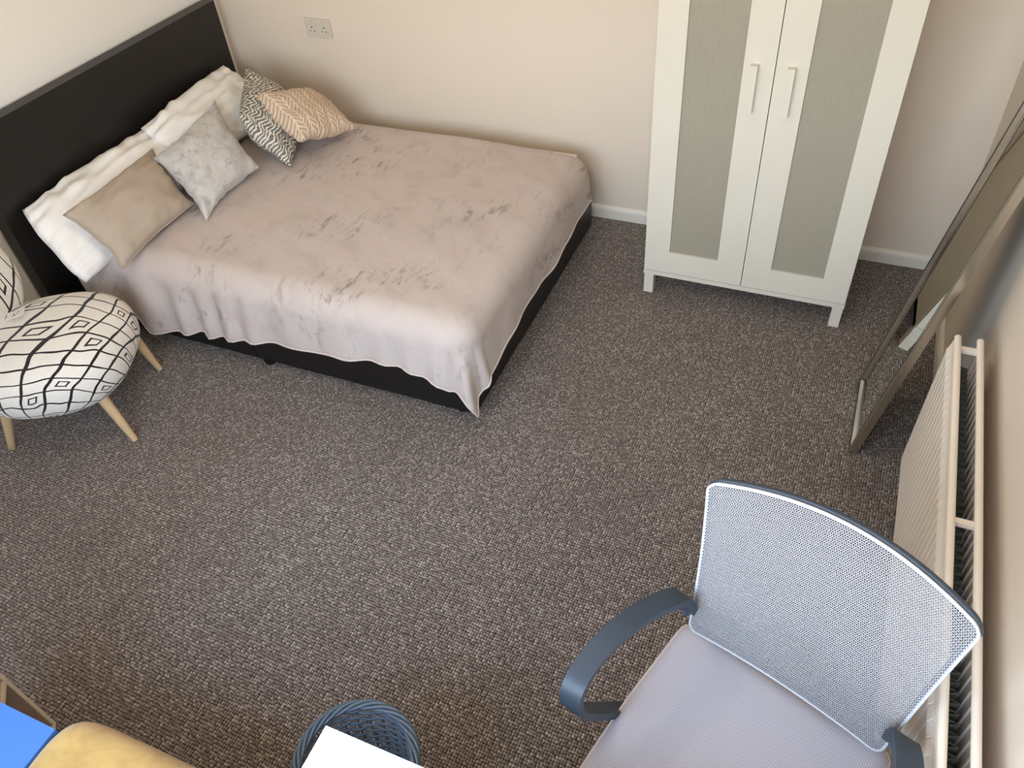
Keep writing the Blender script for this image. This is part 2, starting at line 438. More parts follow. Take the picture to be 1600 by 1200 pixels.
# ------------------------------------------------------------------ bed
bed = thing('bed', 'black faux leather double bed with tall headboard in the corner', 'bed', (0, 0, 0))
hb = bx(.018, .084, -1.577, -.106, .04, .922)
smooth_by_angle(obj('headboard', hb, LEATHER, bed, bevel=.027, seg=6), 40)
for a, b in ((.085, 1.0), (1.004, 2.0)):
    smooth_by_angle(obj('base_half', bx(a, b, -1.452, -.118, .022, .2), LEATHER, bed, bevel=.012, seg=3), 40)
for x in (.16, 1.05, 1.93):
    for y in (-1.42, -.15):
        bm = BM(); bmesh.ops.create_cone(bm, cap_ends=True, segments=16, radius1=.022, radius2=.026, depth=.023, matrix=Matrix.Translation((x, y-(.018 if y < -1 and 1 < x < 1.5 else 0), .0115)))
        obj('foot', bm, BLACKP, bed)
mt = obj('mattress', bx(.09, 1.945, -1.405, -.155, .203, .398), SHEET, None, bevel=.095, seg=7)
smooth_by_angle(mt, 60); tag(mt, 'cream sheeted mattress under the velvet throw on the black bed', 'mattress')

# throw: a sheet draped over near side and foot of the mattress
R0 = .105; ZT = .424; XI = 2.018-R0; YI = -1.470+R0; YF = -.118-R0
nx_ = [.42, .479, .609, .717, .768, .864, .907, 1.036, 1.175, 1.302, 1.369, 1.551, 1.665, 1.774, 1.856, 1.963]
nz_ = [.118, .092, .105, .128, .125, .146, .145, .163, .172, .178, .186, .203, .197, .178, .15, .135]
fy_ = [-1.46, -1.33, -1.25, -1.179, -.985, -.752, -.53, -.32, -.168, -.1]
fz_ = [.115, .115, .12, .15, .188, .195, .187, .203, .212, .222]
def drape_g(d):
    q = R0*pi/2
    if d < q: return R0*sin(d/R0), R0*(1-cos(d/R0))
    return R0, R0+d-q
def drop2len(z): return (ZT-z)+R0*(pi/2-1)
NU, NV = 190, 150
A0 = .16
grid = []
Bf = YF+.10                      # far hem, a little over the far mattress edge
for i in range(NU+1):
    u = i/NU
    xa = A0+u*(XI-A0)
    row = []
    for j in range(NV+1):
        v = j/NV
        Bmax = -YI+drop2len(lerp(min(A0+u*2.0, 1.95), nx_, nz_)) if True else 0
        Amax = XI+drop2len(lerp(-1.46*v, fy_, fz_))
        # rounder left boundary near the pillows
        a0 = A0+.05*max(0, (v-.75)/.25)**1.5
        a = a0+u*(Amax-a0); 
        b0 = -Bf-.03*sin(u*6.5)*.6+.02*u
        b = b0+v*(Bmax-b0)
        da = max(0, a-XI); db = max(0, b+YI); dfar = max(0, -b-(-YF)) if b < -YF else 0
        dfar = max(0, (-YF)-b)
        s = 1
        if dfar > 0: db = dfar; s = -1
        D = hypot(da, db)
        if D > 0 and s > 0: D *= 1-.15*sin(2*atan2(db, da))
        if D > 0:
            out, down = drape_g(D)
            hy_ = hypot(da, db); ca, sb = da/hy_, db/hy_
            flare = max(0, down-R0)
            th = atan2(db, da)
            cornerw = sin(2*th) if s > 0 else .3*sin(2*th)
            out += flare*.12*cornerw+flare*.05
            out += flare*(.10*cornerw)*sin(th*9)
            px = min(a, XI)+out*ca; py = (min(b, -YI) if s > 0 else -YF)+s*out*sb
            if s < 0: py = -YF-out*sb
            pz = ZT-down
            # hanging folds
            if s > 0 and sb > .5:
                amp = .055*min(1, max(0, down-.03)/.2)*(.3+.7*max(0, 1-px/1.25))
                py += amp*(.5+.5*sin(px*40+2.6*sin(px*7)))*sb+.007*min(1, flare/.15)*(1+sin(px*14))
            if ca > .5:
                px += .007*min(1, flare/.15)*(1+sin(py*11+1))+.003*min(1, flare/.15)*(1+sin(py*29))
        else:
            px, py, pz = a, b, ZT
        p = Vector((px, -py, pz))
        # soft wrinkles on top
        q = Vector((px*.9+py*.5, py*.9-px*.5, 0))
        wv = .006*nz3((q.x*1.2, q.y*3.4, 0), 1.5, 1)+.004*nz3((q.x*2, q.y*6, pz*3), 2.2, 2)
        near_l = max(0, 1-hypot((px-.55)/.5, (py-1.25)/.45))
        wv += .016*near_l*sin((px*.75-py*.55)*42+3*nz3((px, py, 0), 3, 4))*(.4+.6*nz3((px, py, 0), 4, 5))
        p.z += wv*.7+.004-.02*max(0, 1-hypot((px-2.0)/.45, (py-.12)/.4))**1.3
        row.append(p)
    grid.append(row)
vs = [p for row in grid for p in row]
fs = [(i*(NV+1)+j, (i+1)*(NV+1)+j, (i+1)*(NV+1)+j+1, i*(NV+1)+j+1) for i in range(NU) for j in range(NV)]
th = obj('throw_blanket', (vs, fs), THROW, None, smooth=True)
tag(th, 'mauve grey velvet throw spread over the bed, hanging to a point at its foot', 'blanket')
md = th.modifiers.new('thickness', 'SOLIDIFY'); md.thickness = .005; md.offset = 1
hempts = [grid[i][NV] for i in range(NU+1)]+[grid[NU][j] for j in range(NV-1, -1, -1)]
bm = BM(); tube(bm, hempts[::2], .0045, 6); obj('hem', bm, HEM, th, smooth=True)

# ------------------------------------------------------------------ pillows and cushions
def cushion(name, cs, thick, mat, label, cat='cushion', group=None, pinch=.07, n=30, wr=.004, seed=1, pw=.55, ear=.0, piping=None):
    c00, c10, c11, c01 = [Vector(c) for c in cs]
    ctr = (c00+c10+c11+c01)/4
    N = ((c11-c00).cross(c01-c10)).normalized()
    root = None
    verts = []; uvs = []; faces = []
    def P(u, v):
        uu = u*(1-pinch*(1-v*v)*abs(u)); vv = v*(1-pinch*(1-u*u)*abs(v))
        a, b = (uu+1)/2, (vv+1)/2
        p = (c00*(1-a)*(1-b)+c10*a*(1-b)+c11*a*b+c01*(1-a)*b)
        p = p+N*(.012*nz3((u*1.3, v*1.3, 0), 1.4, seed+7))
        return p+(c11-c00)*.010*nz3((u*1.6, v*1.6, 3), 1.3, seed+8)+(c01-c10)*.010*nz3((u*1.6, v*1.6, 9), 1.3, seed+9)
    idx = {}
    def add(i, j, s):
        bd = i in (0, n) or j in (0, n)
        k = (i, j, 0 if bd else s)
        if k in idx: return idx[k]
        u, v = -1+2*i/n, -1+2*j/n
        u = sin(u*pi/2)*.35+u*.65; v = sin(v*pi/2)*.35+v*.65
        p = P(u, v)
        h = thick/2*(max(0, (1-u*u))**pw)*(max(0, (1-v*v))**pw)
        e = min(1, h/(thick*.15)) if thick else 1
        h += wr*e*(nz3((u*1.2, v*3.0, s*3), 1.7, seed)+.6*nz3((u*4, v*2, s), 2.0, seed+3))
        # puckers near the corners
        cr = max(0, abs(u)*abs(v)-.35)
        h += .006*cr*sin((u*v)*26+seed)*e
        h += wr*1.1*e*(max(0, abs(u)-.45)*sin(v*15+2*sin(v*4+seed)+seed)+max(0, abs(v)-.45)*sin(u*14+2*sin(u*5+seed)+2*seed))
        idx[k] = len(verts); verts.append(p+N*h*s); uvs.append(((u+1)/2, (v+1)/2)); return idx[k]
    for s in (1, -1):
        for i in range(n):
            for j in range(n):
                q = [add(i, j, s), add(i+1, j, s), add(i+1, j+1, s), add(i, j+1, s)]
                faces.append(q if s > 0 else q[::-1])
    me = bpy.data.meshes.new(name); me.from_pydata(verts, [], faces); me.materials.append(mat)
    ul = me.uv_layers.new(name='UVMap')
    for l in me.loops: ul.data[l.index].uv = uvs[l.vertex_index]
    for p in me.polygons: p.use_smooth = True
    o = bpy.data.objects.new(name, me); C.objects.link(o)
    tag(o, label, cat, group)
    bpts = [P(u, -1) for u in [-1+2*i/24 for i in range(24)]]+[P(1, v) for v in [-1+2*i/24 for i in range(24)]]+[P(u, 1) for u in [1-2*i/24 for i in range(24)]]+[P(-1, v) for v in [1-2*i/24 for i in range(24)]]
    if piping: 
        bm = BM(); tube(bm, bpts, .0038, 6, closed=True); obj('piping', bm, piping, o, smooth=True)
    return o
WG = 'white pillows against the headboard'
cushion('pillow', [(.40, -1.60, .37), (.40, -.82, .47), (.115, -.79, .60), (.115, -1.51, .605)], .17, COTTON,
        'white cotton pillow at the near end of the headboard, behind the plain taupe cushion', 'pillow', WG, -.05, wr=.017, seed=3, pw=.5)
cushion('pillow', [(.43, -.86, .49), (.40, -.22, .475), (.115, -.215, .65), (.165, -.865, .64)], .15, COTTON,
        'white cotton pillow in the wall corner, behind the silver velvet cushion', 'pillow', WG, -.03, wr=.017, seed=9, pw=.5)
CG = 'scatter cushions on the bed'
cushion('cushion', [(.575, -1.535, .435), (.555, -1.085, .455), (.275, -.94, .60), (.325, -1.495, .61)], .15, LINEN,
        'plain taupe linen cushion with piped edges, nearest the foreground on the bed', 'cushion', CG, .085, wr=.007, seed=5, pw=.5, piping=PIPING)
cushion('cushion', [(.68, -1.16, .445), (.665, -.755, .465), (.355, -.575, .665), (.36, -1.03, .61)], .17, SILVER,
        'silver grey crushed velvet cushion leaning over the taupe one', 'cushion', CG, .13, wr=.009, seed=8, pw=.5)
cushion('cushion', [(.50, -.20, .465), (.785, -.685, .445), (.605, -.72, .675), (.335, -.295, .70)], .20, ZIG,
        'dark grey cushion printed with white zigzag waves, standing on its edge', 'cushion', CG, .03, wr=.006, seed=11, pw=.62)
cushion('cushion', [(.585, -.575, .71), (.865, -.685, .585), (.905, -.305, .46), (.60, -.17, .55)], .15, LEAF,
        'sand coloured cushion printed with cream leaves, propped by the wall', 'cushion', CG, .07, wr=.007, seed=14, pw=.5)

# ------------------------------------------------------------------ wardrobe
wd = thing('wardrobe', 'white two-door wardrobe with grey ribbed panels and short legs', 'wardrobe', (2.37, -.521, 0))
WW, WD, WH = .81, .495, 1.80
for a, b in ((0, .018), (WW-.018, WW)): obj('side_panel', bx(a, b, .02, WD, .098, WH-.02), LACQ, wd, bevel=.0015, seg=1)
obj('back_panel', bx(.018, WW-.018, WD-.006, WD, .098, WH-.02), LACQ, wd)
obj('top_panel', bx(-.006, WW+.006, -.004, WD, WH-.02, WH), LACQ, wd, bevel=.002)
obj('bottom_rail', bx(0, WW, .0, WD-.006, .098, .118), LACQ, wd, bevel=.002)
for x in (.003, WW-.043):
    for y in (.004, WD-.044):
        obj('leg', bx(x, x+.04, y, y+.04, 0, .098), LACQ, wd, bevel=.002)
for dx0, dx1, p0, p1, hx in ((.002, .4035, .104, .301, .338), (.4065, .808, .511, .709, .458)):
    z0, z1, pz0, pz1 = .121, WH-.023, .222, WH-.11
    bm = BM()
    for a, b, c, d in ((dx0, p0, z0, z1), (p1, dx1, z0, z1), (p0, p1, z0, pz0), (p0, p1, pz1, z1)): box(bm, a, b, -.001, .018, c, d)
    bmesh.ops.remove_doubles(bm, verts=bm.verts, dist=1e-5)
    door = obj('door', bm, LACQ, wd)
    obj('panel', bx(p0-.002, p1+.002, .006, .012, pz0-.002, pz1+.002), PANEL, door)
    bm = BM(); box(bm, hx-.0125, hx+.0125, -.024, .0, .858, 1.024)
    obj('handle', bm, LACQ, door, bevel=.003)

# ------------------------------------------------------------------ socket on back wall
so = thing('power_socket', 'white double power socket on the wall above the bed', 'socket', (.584, 0, .793))
obj('face_plate', bx(-.073, .073, -.010, -.0005, -.043, .043), SOCK, so, bevel=.003)
for s in (-1, 1):
    pad = obj('outlet', bx(s*.034-.024, s*.034+.024, -.012, -.009, -.032, .018), SOCK, so, bevel=.001)
    bm = BM()
    box(bm, s*.034-.002, s*.034+.002, -.0126, -.0115, -.001, .009)
    for k in (-1, 1): box(bm, s*.034+k*.011-.003, s*.034+k*.011+.003, -.0126, -.0115, -.016, -.012)
    obj('pin_holes', bm, DARK, pad)
    obj('switch', bx(s*.034-.006, s*.034+.006, -.0135, -.009, .022, .036), SOCK, so, bevel=.001)

# ------------------------------------------------------------------ leaning mirror
Lm, Wm = 1.285, .385
mi = thing('leaning_mirror', 'tall silver framed mirror leaning against the wall by the radiator', 'mirror', (3.311, -.992, 0))
al = math.asin((RX-.03-3.311)/Lm)*.97
mi.rotation_euler = (0, al, 0)         # local z runs up the slope, local -x faces the room
D0 = .026
prof = [(0, 0), (0, D0-.003), (.003, D0), (.011, D0), (.013, D0-.0005), (.023, D0-.0125), (.023, 0)]   # (inward, forward)
hw = Wm/2
corners = [(-hw, 0.0), (hw, 0.0), (hw, Lm), (-hw, Lm)]; inn = [(1, 1), (-1, 1), (-1, -1), (1, -1)]
for k in range(4):
    a, b = corners[k], corners[(k+1) % 4]; ia, ib = inn[k], inn[(k+1) % 4]
    v = []
    for (c, ii) in ((a, ia), (b, ib)):
        for w, d in prof: v.append((-d, c[0]+ii[0]*w, c[1]+ii[1]*w))
    m = len(prof); f = [tuple(range(m)), tuple(range(2*m-1, m-1, -1))]+[(i, m+i, m+(i+1) % m, (i+1) % m) for i in range(m)]
    o = obj('frame_bar', (v, f), CHROME, mi)
    b2 = bmesh.new(); b2.from_mesh(o.data); bmesh.ops.recalc_face_normals(b2, faces=b2.faces); b2.to_mesh(o.data); b2.free()
bm = BM()
for w in (.0112,):
    for (y0, y1, z0, z1) in ((-hw+w, -hw+w+.003, w, Lm-w), (hw-w-.003, hw-w, w, Lm-w), (-hw+w, hw-w, w, w+.003), (-hw+w, hw-w, Lm-w-.003, Lm-w)):
        box(bm, -D0-.0006, -.020, y0, y1, z0, z1)
obj('frame_bead', bm, DARKLINE, mi)
obj('mirror_glass', bx(-.0142, -.010, -hw+.022, hw-.022, .022, Lm-.022), MIRROR, mi)
obj('backing_board', bx(-.009, -.002, -hw+.01, hw-.01, .01, Lm-.01), BLACKP, mi)

# ------------------------------------------------------------------ radiator
ra = thing('radiator', 'white double panel radiator with ribbed front on the wall beside the leaning mirror', 'radiator', (0, 0, 0))
Y0, Y1, ZB, ZTp = -1.288, -2.88, .152, .645
for xf, sg, nm in ((3.437, -1, 'front_panel'), (3.500, 1, 'rear_panel')):
    v = []; f = []; pitch = .0333; ys = []
    y = Y0-.006
    pr = [(0, 0), (.003, 0), (.0055, .003), (.0308, .003), (.0333, 0)]
    while y-pitch > Y1+.01:
        for d, e_ in pr[:-1]: ys.append((y-d, e_))
        y -= pitch
    ys.append((y, 0))
    zz = [(ZB, .006), (ZB+.008, 0), (ZTp-.03, 0), (ZTp-.012, .004), (ZTp, .006)]
    for yy, e_ in ys:
        for z, inset in zz: v.append((xf+sg*(.005-inset+ (e_ if inset == 0 else 0)), yy, z))
    k = len(zz)
    for i in range(len(ys)-1):
        for j in range(k-1): f.append((i*k+j, (i+1)*k+j, (i+1)*k+j+1, i*k+j+1))
    o = obj(nm, (v, f), RADW, ra)
    md = o.modifiers.new('thickness', 'SOLIDIFY'); md.thickness = .008; md.offset = 0
    b2 = BM(); tube(b2, [(xf+(.006 if sg < 0 else -.002), Y0+.002, .652), (xf+(.006 if sg < 0 else -.002), Y1, .652)], .0092, 14)
    smooth_by_angle(obj('top_rail', b2, RADW, ra, bevel=.0025), 50)
for y in (-1.327, -1.925, -2.525):
    obj('link_bar', bx(3.448, 3.494, y-.007, y+.007, .638, .652), RADW, ra, bevel=.003)
v = []; f = []; y = Y0-.03; i = 0
while y > Y1+.04:
    for z in (ZB+.02, ZTp-.06): v.append((3.452 if i % 2 == 0 else 3.489, y, z))
    y -= .011; i += 1
    
f = [(2*k, 2*k+2, 2*k+3, 2*k+1) for k in range(i-1)]
o = obj('convector_fins', (v, f), FIN, ra); md = o.modifiers.new('thickness', 'SOLIDIFY'); md.thickness = .001
for y in (-1.5, -2.6): obj('wall_bracket', bx(3.506, RX-.0005, y-.015, y+.015, .25, .42), RADW, ra, bevel=.002)

# ------------------------------------------------------------------ office chair (local x = width, y = towards its back)
ch = thing('office_chair', 'blue grey mesh office chair with plastic arms beside the radiator', 'chair', (3.116, -2.534, 0), atan2(-.31, .95))
def back_pt(u, v):
    """u -1..1 across, v 0 bottom .. 1 top"""
    hwid = .212+.034*v
    x = u*hwid; bow = (1-u*u)
    y = .165+.055*v+bow*(.012+.042*v)+.012*sin(v*pi)
    z = .52+.43*v+bow*.018*v+.0*u
    return Vector((x, y, z))
def inside(u, v, r=.10):
    du, dv = abs(u)-(1-r*.9), abs(v-.5)-(.5-r*.5)
    if du > 0 and dv > 0: return hypot(du/(r*.9), dv/(r*.5)) <= 1.0
    return True
NUc, NVc = 108, 92
vs = []; fs = []; vid = {}
def vert(key, p):
    if key not in vid: vid[key] = len(vs); vs.append(p)
    return vid[key]
for j in range(NVc):
    off = .5 if j % 2 else 0
    for i in range(NUc+(0 if off else 0)):
        ua = -1+2*i/NUc; ub = -1+2*(i+1)/NUc; va, vb = j/NVc, (j+1)/NVc
        if not inside((ua+ub)/2, (va+vb)/2): continue
        o4 = [vert((i+a, j+b), back_pt(-1+2*(i+a)/NUc, (j+b)/NVc)) for a, b in ((0, 0), (1, 0), (1, 1), (0, 1))]
        um, vm = (ua+ub)/2, (va+vb)/2; hu, hv = (ub-ua)*.35, (vb-va)*.34
        if i in (0, NUc-1) or j in (0, NVc-1): fs.append(tuple(o4)); continue
        sh = (.18 if off else -.18)*(ub-ua)
        i4 = [vert((i, j, 'h', a, b), back_pt(um+a*hu+sh, vm+b*hv)) for a, b in ((-1, -1), (1, -1), (1, 1), (-1, 1))]
        for k in range(4): fs.append((o4[k], o4[(k+1) % 4], i4[(k+1) % 4], i4[k]))
o = obj('mesh_back', (vs, fs), MESHW, ch); o['label'] = 'pale perforated mesh'
md = o.modifiers.new('thickness', 'SOLIDIFY'); md.thickness = .0012
def outline(rp=.10, grow=0):
    pts = []
    for cu, cv, a0 in ((1, 1, 0), (-1, 1, 90), (-1, 0, 180), (1, 0, 270)):
        for k in range(7):
            a = radians(a0+15*k); ru, rv = rp*.9, rp*.5
            pts.append((cu*(1-ru)+ru*cos(a), (cv*(1-2*rv)+rv)+rv*sin(a)))
        nxt = {0: (-1, 1, 90), 1: (-1, 0, 180), 2: (1, 0, 270), 3: (1, 1, 0)}
    return pts
ol = outline()
dense = []
for i in range(len(ol)):
    a, b = ol[i], ol[(i+1) % len(ol)]; L = hypot(a[0]-b[0], a[1]-b[1]); k = max(1, int(L/.08))
    for t in range(k): dense.append((a[0]+(b[0]-a[0])*t/k, a[1]+(b[1]-a[1])*t/k))
bm = BM(); tube(bm, [back_pt(u*.995, .002+.996*v)+Vector((0, .002, 0)) for u, v in dense], .0030, 8, closed=True); obj('mesh_edge', bm, MESHEDGE, ch, smooth=True)
bm = BM(); tube(bm, [back_pt(u*.985, .005+.99*v)+Vector((0, .012, .0)) for u, v in dense], .0065, 8, closed=True); obj('back_frame', bm, BLUEPL, ch, smooth=True)
# rear spine and cross brace of the back
bm = BM(); strap(bm, smooth_path([(0, .22, .43), (0, .20, .428), (0, .16, .424), (0, .10, .415), (0, 0, .41)]), (1, 0, 0), .06, .018)
obj('back_spine', bm, BLUEPL, ch, bevel=.004)
# seat
def seat_mesh():
    n, m = 44, 44; v = []; uvs = []; f = []
    def prm(a, b):
        # square -> rounded square
        r = .16
        x, y = a, b
        ca, cb = max(0, abs(a)-(1-r)), max(0, abs(b)-(1-r))
        if ca > 0 and cb > 0:
            mxx = max(ca, cb)/r; l = hypot(ca, cb); k = max(ca, cb)/l
            x = math.copysign((1-r)+ca*k, a); y = math.copysign((1-r)+cb*k, b)
        return x, y
    rows = []
    for i in range(n+1):
        for j in range(m+1):
            a, b = -1+2*i/n, -1+2*j/m
            x, y = prm(a, b)
            X = x*.238*(1-.04*max(0, -y)); Yv = -.015+y*.235
            ed = max(abs(a), abs(b))
            z = .468+.014*(x*x)-.02*max(0, -y-.2)**2*1.5-.004*(1-x*x)*(1-y*y)
            drop = max(0, (ed-.86)/.14); z -= .022*drop**2
            v.append((X, Yv, z)); uvs.append((X, Yv))
    k = m+1
    for i in range(n):
        for j in range(m): f.append((i*k+j, (i+1)*k+j, (i+1)*k+j+1, i*k+j+1))
    # skirt down to the underside
    ring = [i*k for i in range(n+1)]+[n*k+j for j in range(1, m+1)]+[i*k+m for i in range(n-1, -1, -1)]+[j for j in range(m-1, 0, -1)]
    base = len(v); L = len(ring)
    for q in ring:
        p = v[q]; v.append((p[0]*1.0, p[1], .428)); uvs.append((p[0], p[1]))
    for q in range(L): f.append((ring[q], base+q, base+(q+1) % L, ring[(q+1) % L]))
    f.append(tuple(base+q for q in range(L)))
    me = bpy.data.meshes.new('seat'); me.from_pydata(v, [], f); me.materials.append(WEAVE)
    ul = me.uv_layers.new(name='UVMap')
    for l in me.loops: ul.data[l.index].uv = uvs[l.vertex_index]
    b2 = bmesh.new(); b2.from_mesh(me); bmesh.ops.recalc_face_normals(b2, faces=b2.faces); b2.to_mesh(me); b2.free()
    o = bpy.data.objects.new('seat', me); C.objects.link(o); o.parent = ch; smooth_by_angle(o, 50)
    bm = BM(); tube(bm, [(v[q][0]*1.004, v[q][1]*1.0, v[q][2]-.002) for q in ring[::2]], .0032, 6, closed=True); obj('seat_piping', bm, SEATPIPE, o, smooth=True)
seat_mesh()
obj('seat_pan', bx(-.2, .2, -.2, .18, .405, .427), BLUEPL, ch, bevel=.008)
for s in (-1, 1):
    P = smooth_path([(s*.222, .165, .60), (s*.232, .15, .650), (s*.258, .09, .668), (s*.280, .0, .678), (s*.288, -.075, .674), (s*.286, -.135, .66), (s*.280, -.160, .627), (s*.272, -.152, .585), (s*.262, -.11, .52), (s*.248, -.06, .455), (s*.225, -.02, .418), (s*.16, .0, .416)], 5)
    wd_ = [.046 if i < 30 else max(.034, .046-.0006*(i-30)) for i in range(len(P))]
    bm = BM(); strap(bm, P, (s*1., 0, .0), wd_, .017); smooth_by_angle(obj('armrest', bm, BLUEPL, ch, bevel=.005, seg=3), 40)
    bm = BM(); strap(bm, smooth_path([(s*.222, .165, .60), (s*.214, .19, .57), (s*.17, .215, .54), (s*.06, .225, .53)], 5), (0, .1, 1), .035, .012); obj('arm_bracket', bm, BLUEPL, ch, bevel=.003)
bm = BM(); tube(bm, [(0, 0, .10), (0, 0, .25)], .028, 20); tube(bm, [(0, 0, .24), (0, 0, .41)], .016, 20); smooth_by_angle(obj('gas_lift', bm, BLACKP, ch), 40)
for k in range(5):
    a = 2*pi*k/5+.3
    bm = BM(); strap(bm, [(cos(a)*.02, sin(a)*.02, .115), (cos(a)*.15, sin(a)*.15, .10), (cos(a)*.275, sin(a)*.275, .075)], (-sin(a), cos(a), 0), [.05, .042, .03], [.035, .03, .022]); leg = obj('base_leg', bm, BLACKP, ch, bevel=.005)
    bm = BM()
    for s in (-1, 1):
        bmesh.ops.create_cone(bm, cap_ends=True, segments=18, radius1=.0245, radius2=.0245, depth=.016, matrix=Matrix.Translation((cos(a)*.272+s*-sin(a)*.014, sin(a)*.272+s*cos(a)*.014, .0248)) @ Matrix.Rotation(a, 4, 'Z') @ Matrix.Rotation(pi/2, 4, 'X'))
    tube(bm, [(cos(a)*.272, sin(a)*.272, .022), (cos(a)*.272, sin(a)*.272, .078)], .006, 8)
    obj('caster', bm, BLACKP, leg, smooth=False)

# ------------------------------------------------------------------ boucle armchair (local x = forward, y = left)
ac = thing('armchair', 'white boucle accent chair with black grid pattern and beech legs', 'armchair', (.515, -1.906, 0), .469)
def spw(w, e): return math.copysign(abs(w)**e, w)
def blob(name, A, Bq, H, e1, e2, cz, shear=0, bend=0, lean=0, off=(0, 0), nu=64, nv=36, face='z', seed=0):
    v = []; uvs = []; f = []
    for j in range(nv+1):
        ph = -pi/2+pi*j/nv; s = 0
        for i in range(nu):
            th_ = 2*pi*i/nu
            cx = spw(cos(ph), e1)
            a, b, c = A*cx*spw(cos(th_), e2), Bq*cx*spw(sin(th_), e2), H*spw(sin(ph), e1)
            arc = (pi/2-ph)/(pi/2)            # 0 at pole .. 2
            rad = arc*(.5*(A+Bq)+H*.6)*.62
            rad = min(rad, .5*(A+Bq)*1.0) if False else rad
            uv = (rad*spw(cos(th_), e2)*A/(.5*(A+Bq)), rad*spw(sin(th_), e2)*Bq/(.5*(A+Bq)))
            w = .006*nz3((a, b, c), 6, seed)
            if face == 'z':
                p = Vector((a+off[0], b+off[1], cz+c+w))
            else:                               # pole axis along +x: a -> z, b -> y, c -> x
                p = Vector((c+w+bend*(b/Bq)**2, b, a))
                p.x += -lean*(p.z+A)
                p = p+Vector((off[0], off[1], cz))
            v.append(p); uvs.append(uv)
    for j in range(nv):
        for i in range(nu):
            f.append((j*nu+i, j*nu+(i+1) % nu, (j+1)*nu+(i+1) % nu, (j+1)*nu+i))
    me = bpy.data.meshes.new(name); me.from_pydata(v, [], f); me.materials.append(BOUCLE)
    ul = me.uv_layers.new(name='UVMap')
    for l in me.loops: ul.data[l.index].uv = uvs[l.vertex_index]
    b2 = bmesh.new(); b2.from_mesh(me); bmesh.ops.remove_doubles(b2, verts=b2.verts, dist=1e-6); bmesh.ops.recalc_face_normals(b2, faces=b2.faces); b2.to_mesh(me); b2.free()
    for p in me.polygons: p.use_smooth = True
    o = bpy.data.objects.new(name, me); C.objects.link(o); o.parent = ac; return o
blob('seat', .28, .292, .138, .80, .78, .298, seed=2)
blob('backrest', .27, .31, .075, .75, .72, .60, bend=.05, lean=.20, off=(-.205, 0), face='x', seed=5)
def inv(p):
    d = Vector((p[0]-.515, p[1]+1.906, 0)); c, s = cos(-.469), sin(-.469); return Vector((d.x*c-d.y*s, d.x*s+d.y*c, p[2]))
for ft, tp in (((.815, -1.985, 0), (.735, -1.97, .215)), ((.63, -1.632, 0), (.575, -1.645, .215)), ((.375, -2.18, 0), (.425, -2.13, .215)), ((.18, -1.83, 0), (.26, -1.80, .215))):
    a, b = inv(ft), inv(tp); d = (b-a).normalized()
    bm = BM(); tube(bm, [a+Vector((0, 0, .002)), a+d*.004, a+d*.05, b], [.0105, .0125, .0145, .0215], 16); o = smooth_by_angle(obj('leg', bm, BEECH, ac), 50)
# swing tag lying on the seat
tg = [inv(p) for p in ((.31, -1.86, .43), (.40, -1.89, .435), (.405, -1.81, .435), (.315, -1.79, .43))]
hz = .449
c0 = inv((.40, -1.90, 0)); 
bm = BM(); box(bm, -.032, .032, -.022, .022, 0, .0015); tgo = obj('swing_tag', bm, PAPER, ac, loc=(c0.x, c0.y, hz), rz=.2); tgo['label'] = 'white swing tag with dark print'
tgo.rotation_euler = (.0, -.10, .25)
bm = BM(); box(bm, -.012, .002, -.010, -.008, .0015, .0022); box(bm, -.006, -.004, -.008, .006, .0015, .0022); box(bm, .006, .009, -.004, .0, .0015, .0022); box(bm, .004, .014, .008, .010, .0015, .0022)
obj('tag_print', bm, DARK, tgo)

# ------------------------------------------------------------------ wicker basket
bk = thing('wicker_basket', 'round blue grey wicker waste basket under the white desk corner', 'basket', (2.332, -2.772, 0))
rim_z = .285
def brad(z): return .100+.037*(z/rim_z)
bm = BM(); NS = 26
for k in range(21):
    z = .012+k*.0128; pts = []
    for i in range(NS*4):
        a = 2*pi*i/(NS*4); pts.append((cos(a)*(brad(z)+.0035*cos(a*NS/2*1+pi*(k % 2))), sin(a)*(brad(z)+.0035*cos(a*NS/2+pi*(k % 2))), z+.001*sin(a*NS/2+k)))
    tube(bm, pts, .0036, 5, closed=True)
o = obj('woven_side', bm, WICK, bk, smooth=True); o['kind'] = 'stuff'
bm = BM()
for k in range(NS):
    a = 2*pi*k/NS; tube(bm, [(cos(a)*brad(z), sin(a)*brad(z), z) for z in (.004, .1, .2, rim_z)], .0032, 6)
o = obj('stakes', bm, WICK, bk, smooth=True); o['kind'] = 'stuff'
for k in range(5):
    pts = []
    for i in range(90):
        a = 2*pi*i/90; w = a*5+k*2*pi/5
        pts.append((cos(a)*(brad(rim_z)+.0005+.0085*cos(w)), sin(a)*(brad(rim_z)+.0005+.0085*cos(w)), rim_z+.004+.0075*sin(w)))
    bm = BM(); tube(bm, pts, .0045, 6, closed=True); obj('rim_strand', bm, WICK, bk, smooth=True)
bm = BM(); bmesh.ops.create_cone(bm, cap_ends=True, segments=40, radius1=.100, radius2=.101, depth=.008, matrix=Matrix.Translation((0, 0, .005))); obj('base', bm, WICK, bk)

# ------------------------------------------------------------------ white desk (only its corner is in view)
dk = thing('desk', 'white desk whose corner covers part of the wicker basket', 'desk', (2.425, -2.845, 0))
obj('desk_top', bx(0, 1.05, -.55, 0, .712, .742), DESKW, dk, bevel=.002)
for x in (.04, .97):
    for y in (-.53, -.08): obj('leg', bx(x, x+.04, y, y+.04, 0, .712), DESKW, dk, bevel=.002)
obj('apron', bx(.08, .97, -.525, -.505, .64, .712), DESKW, dk)

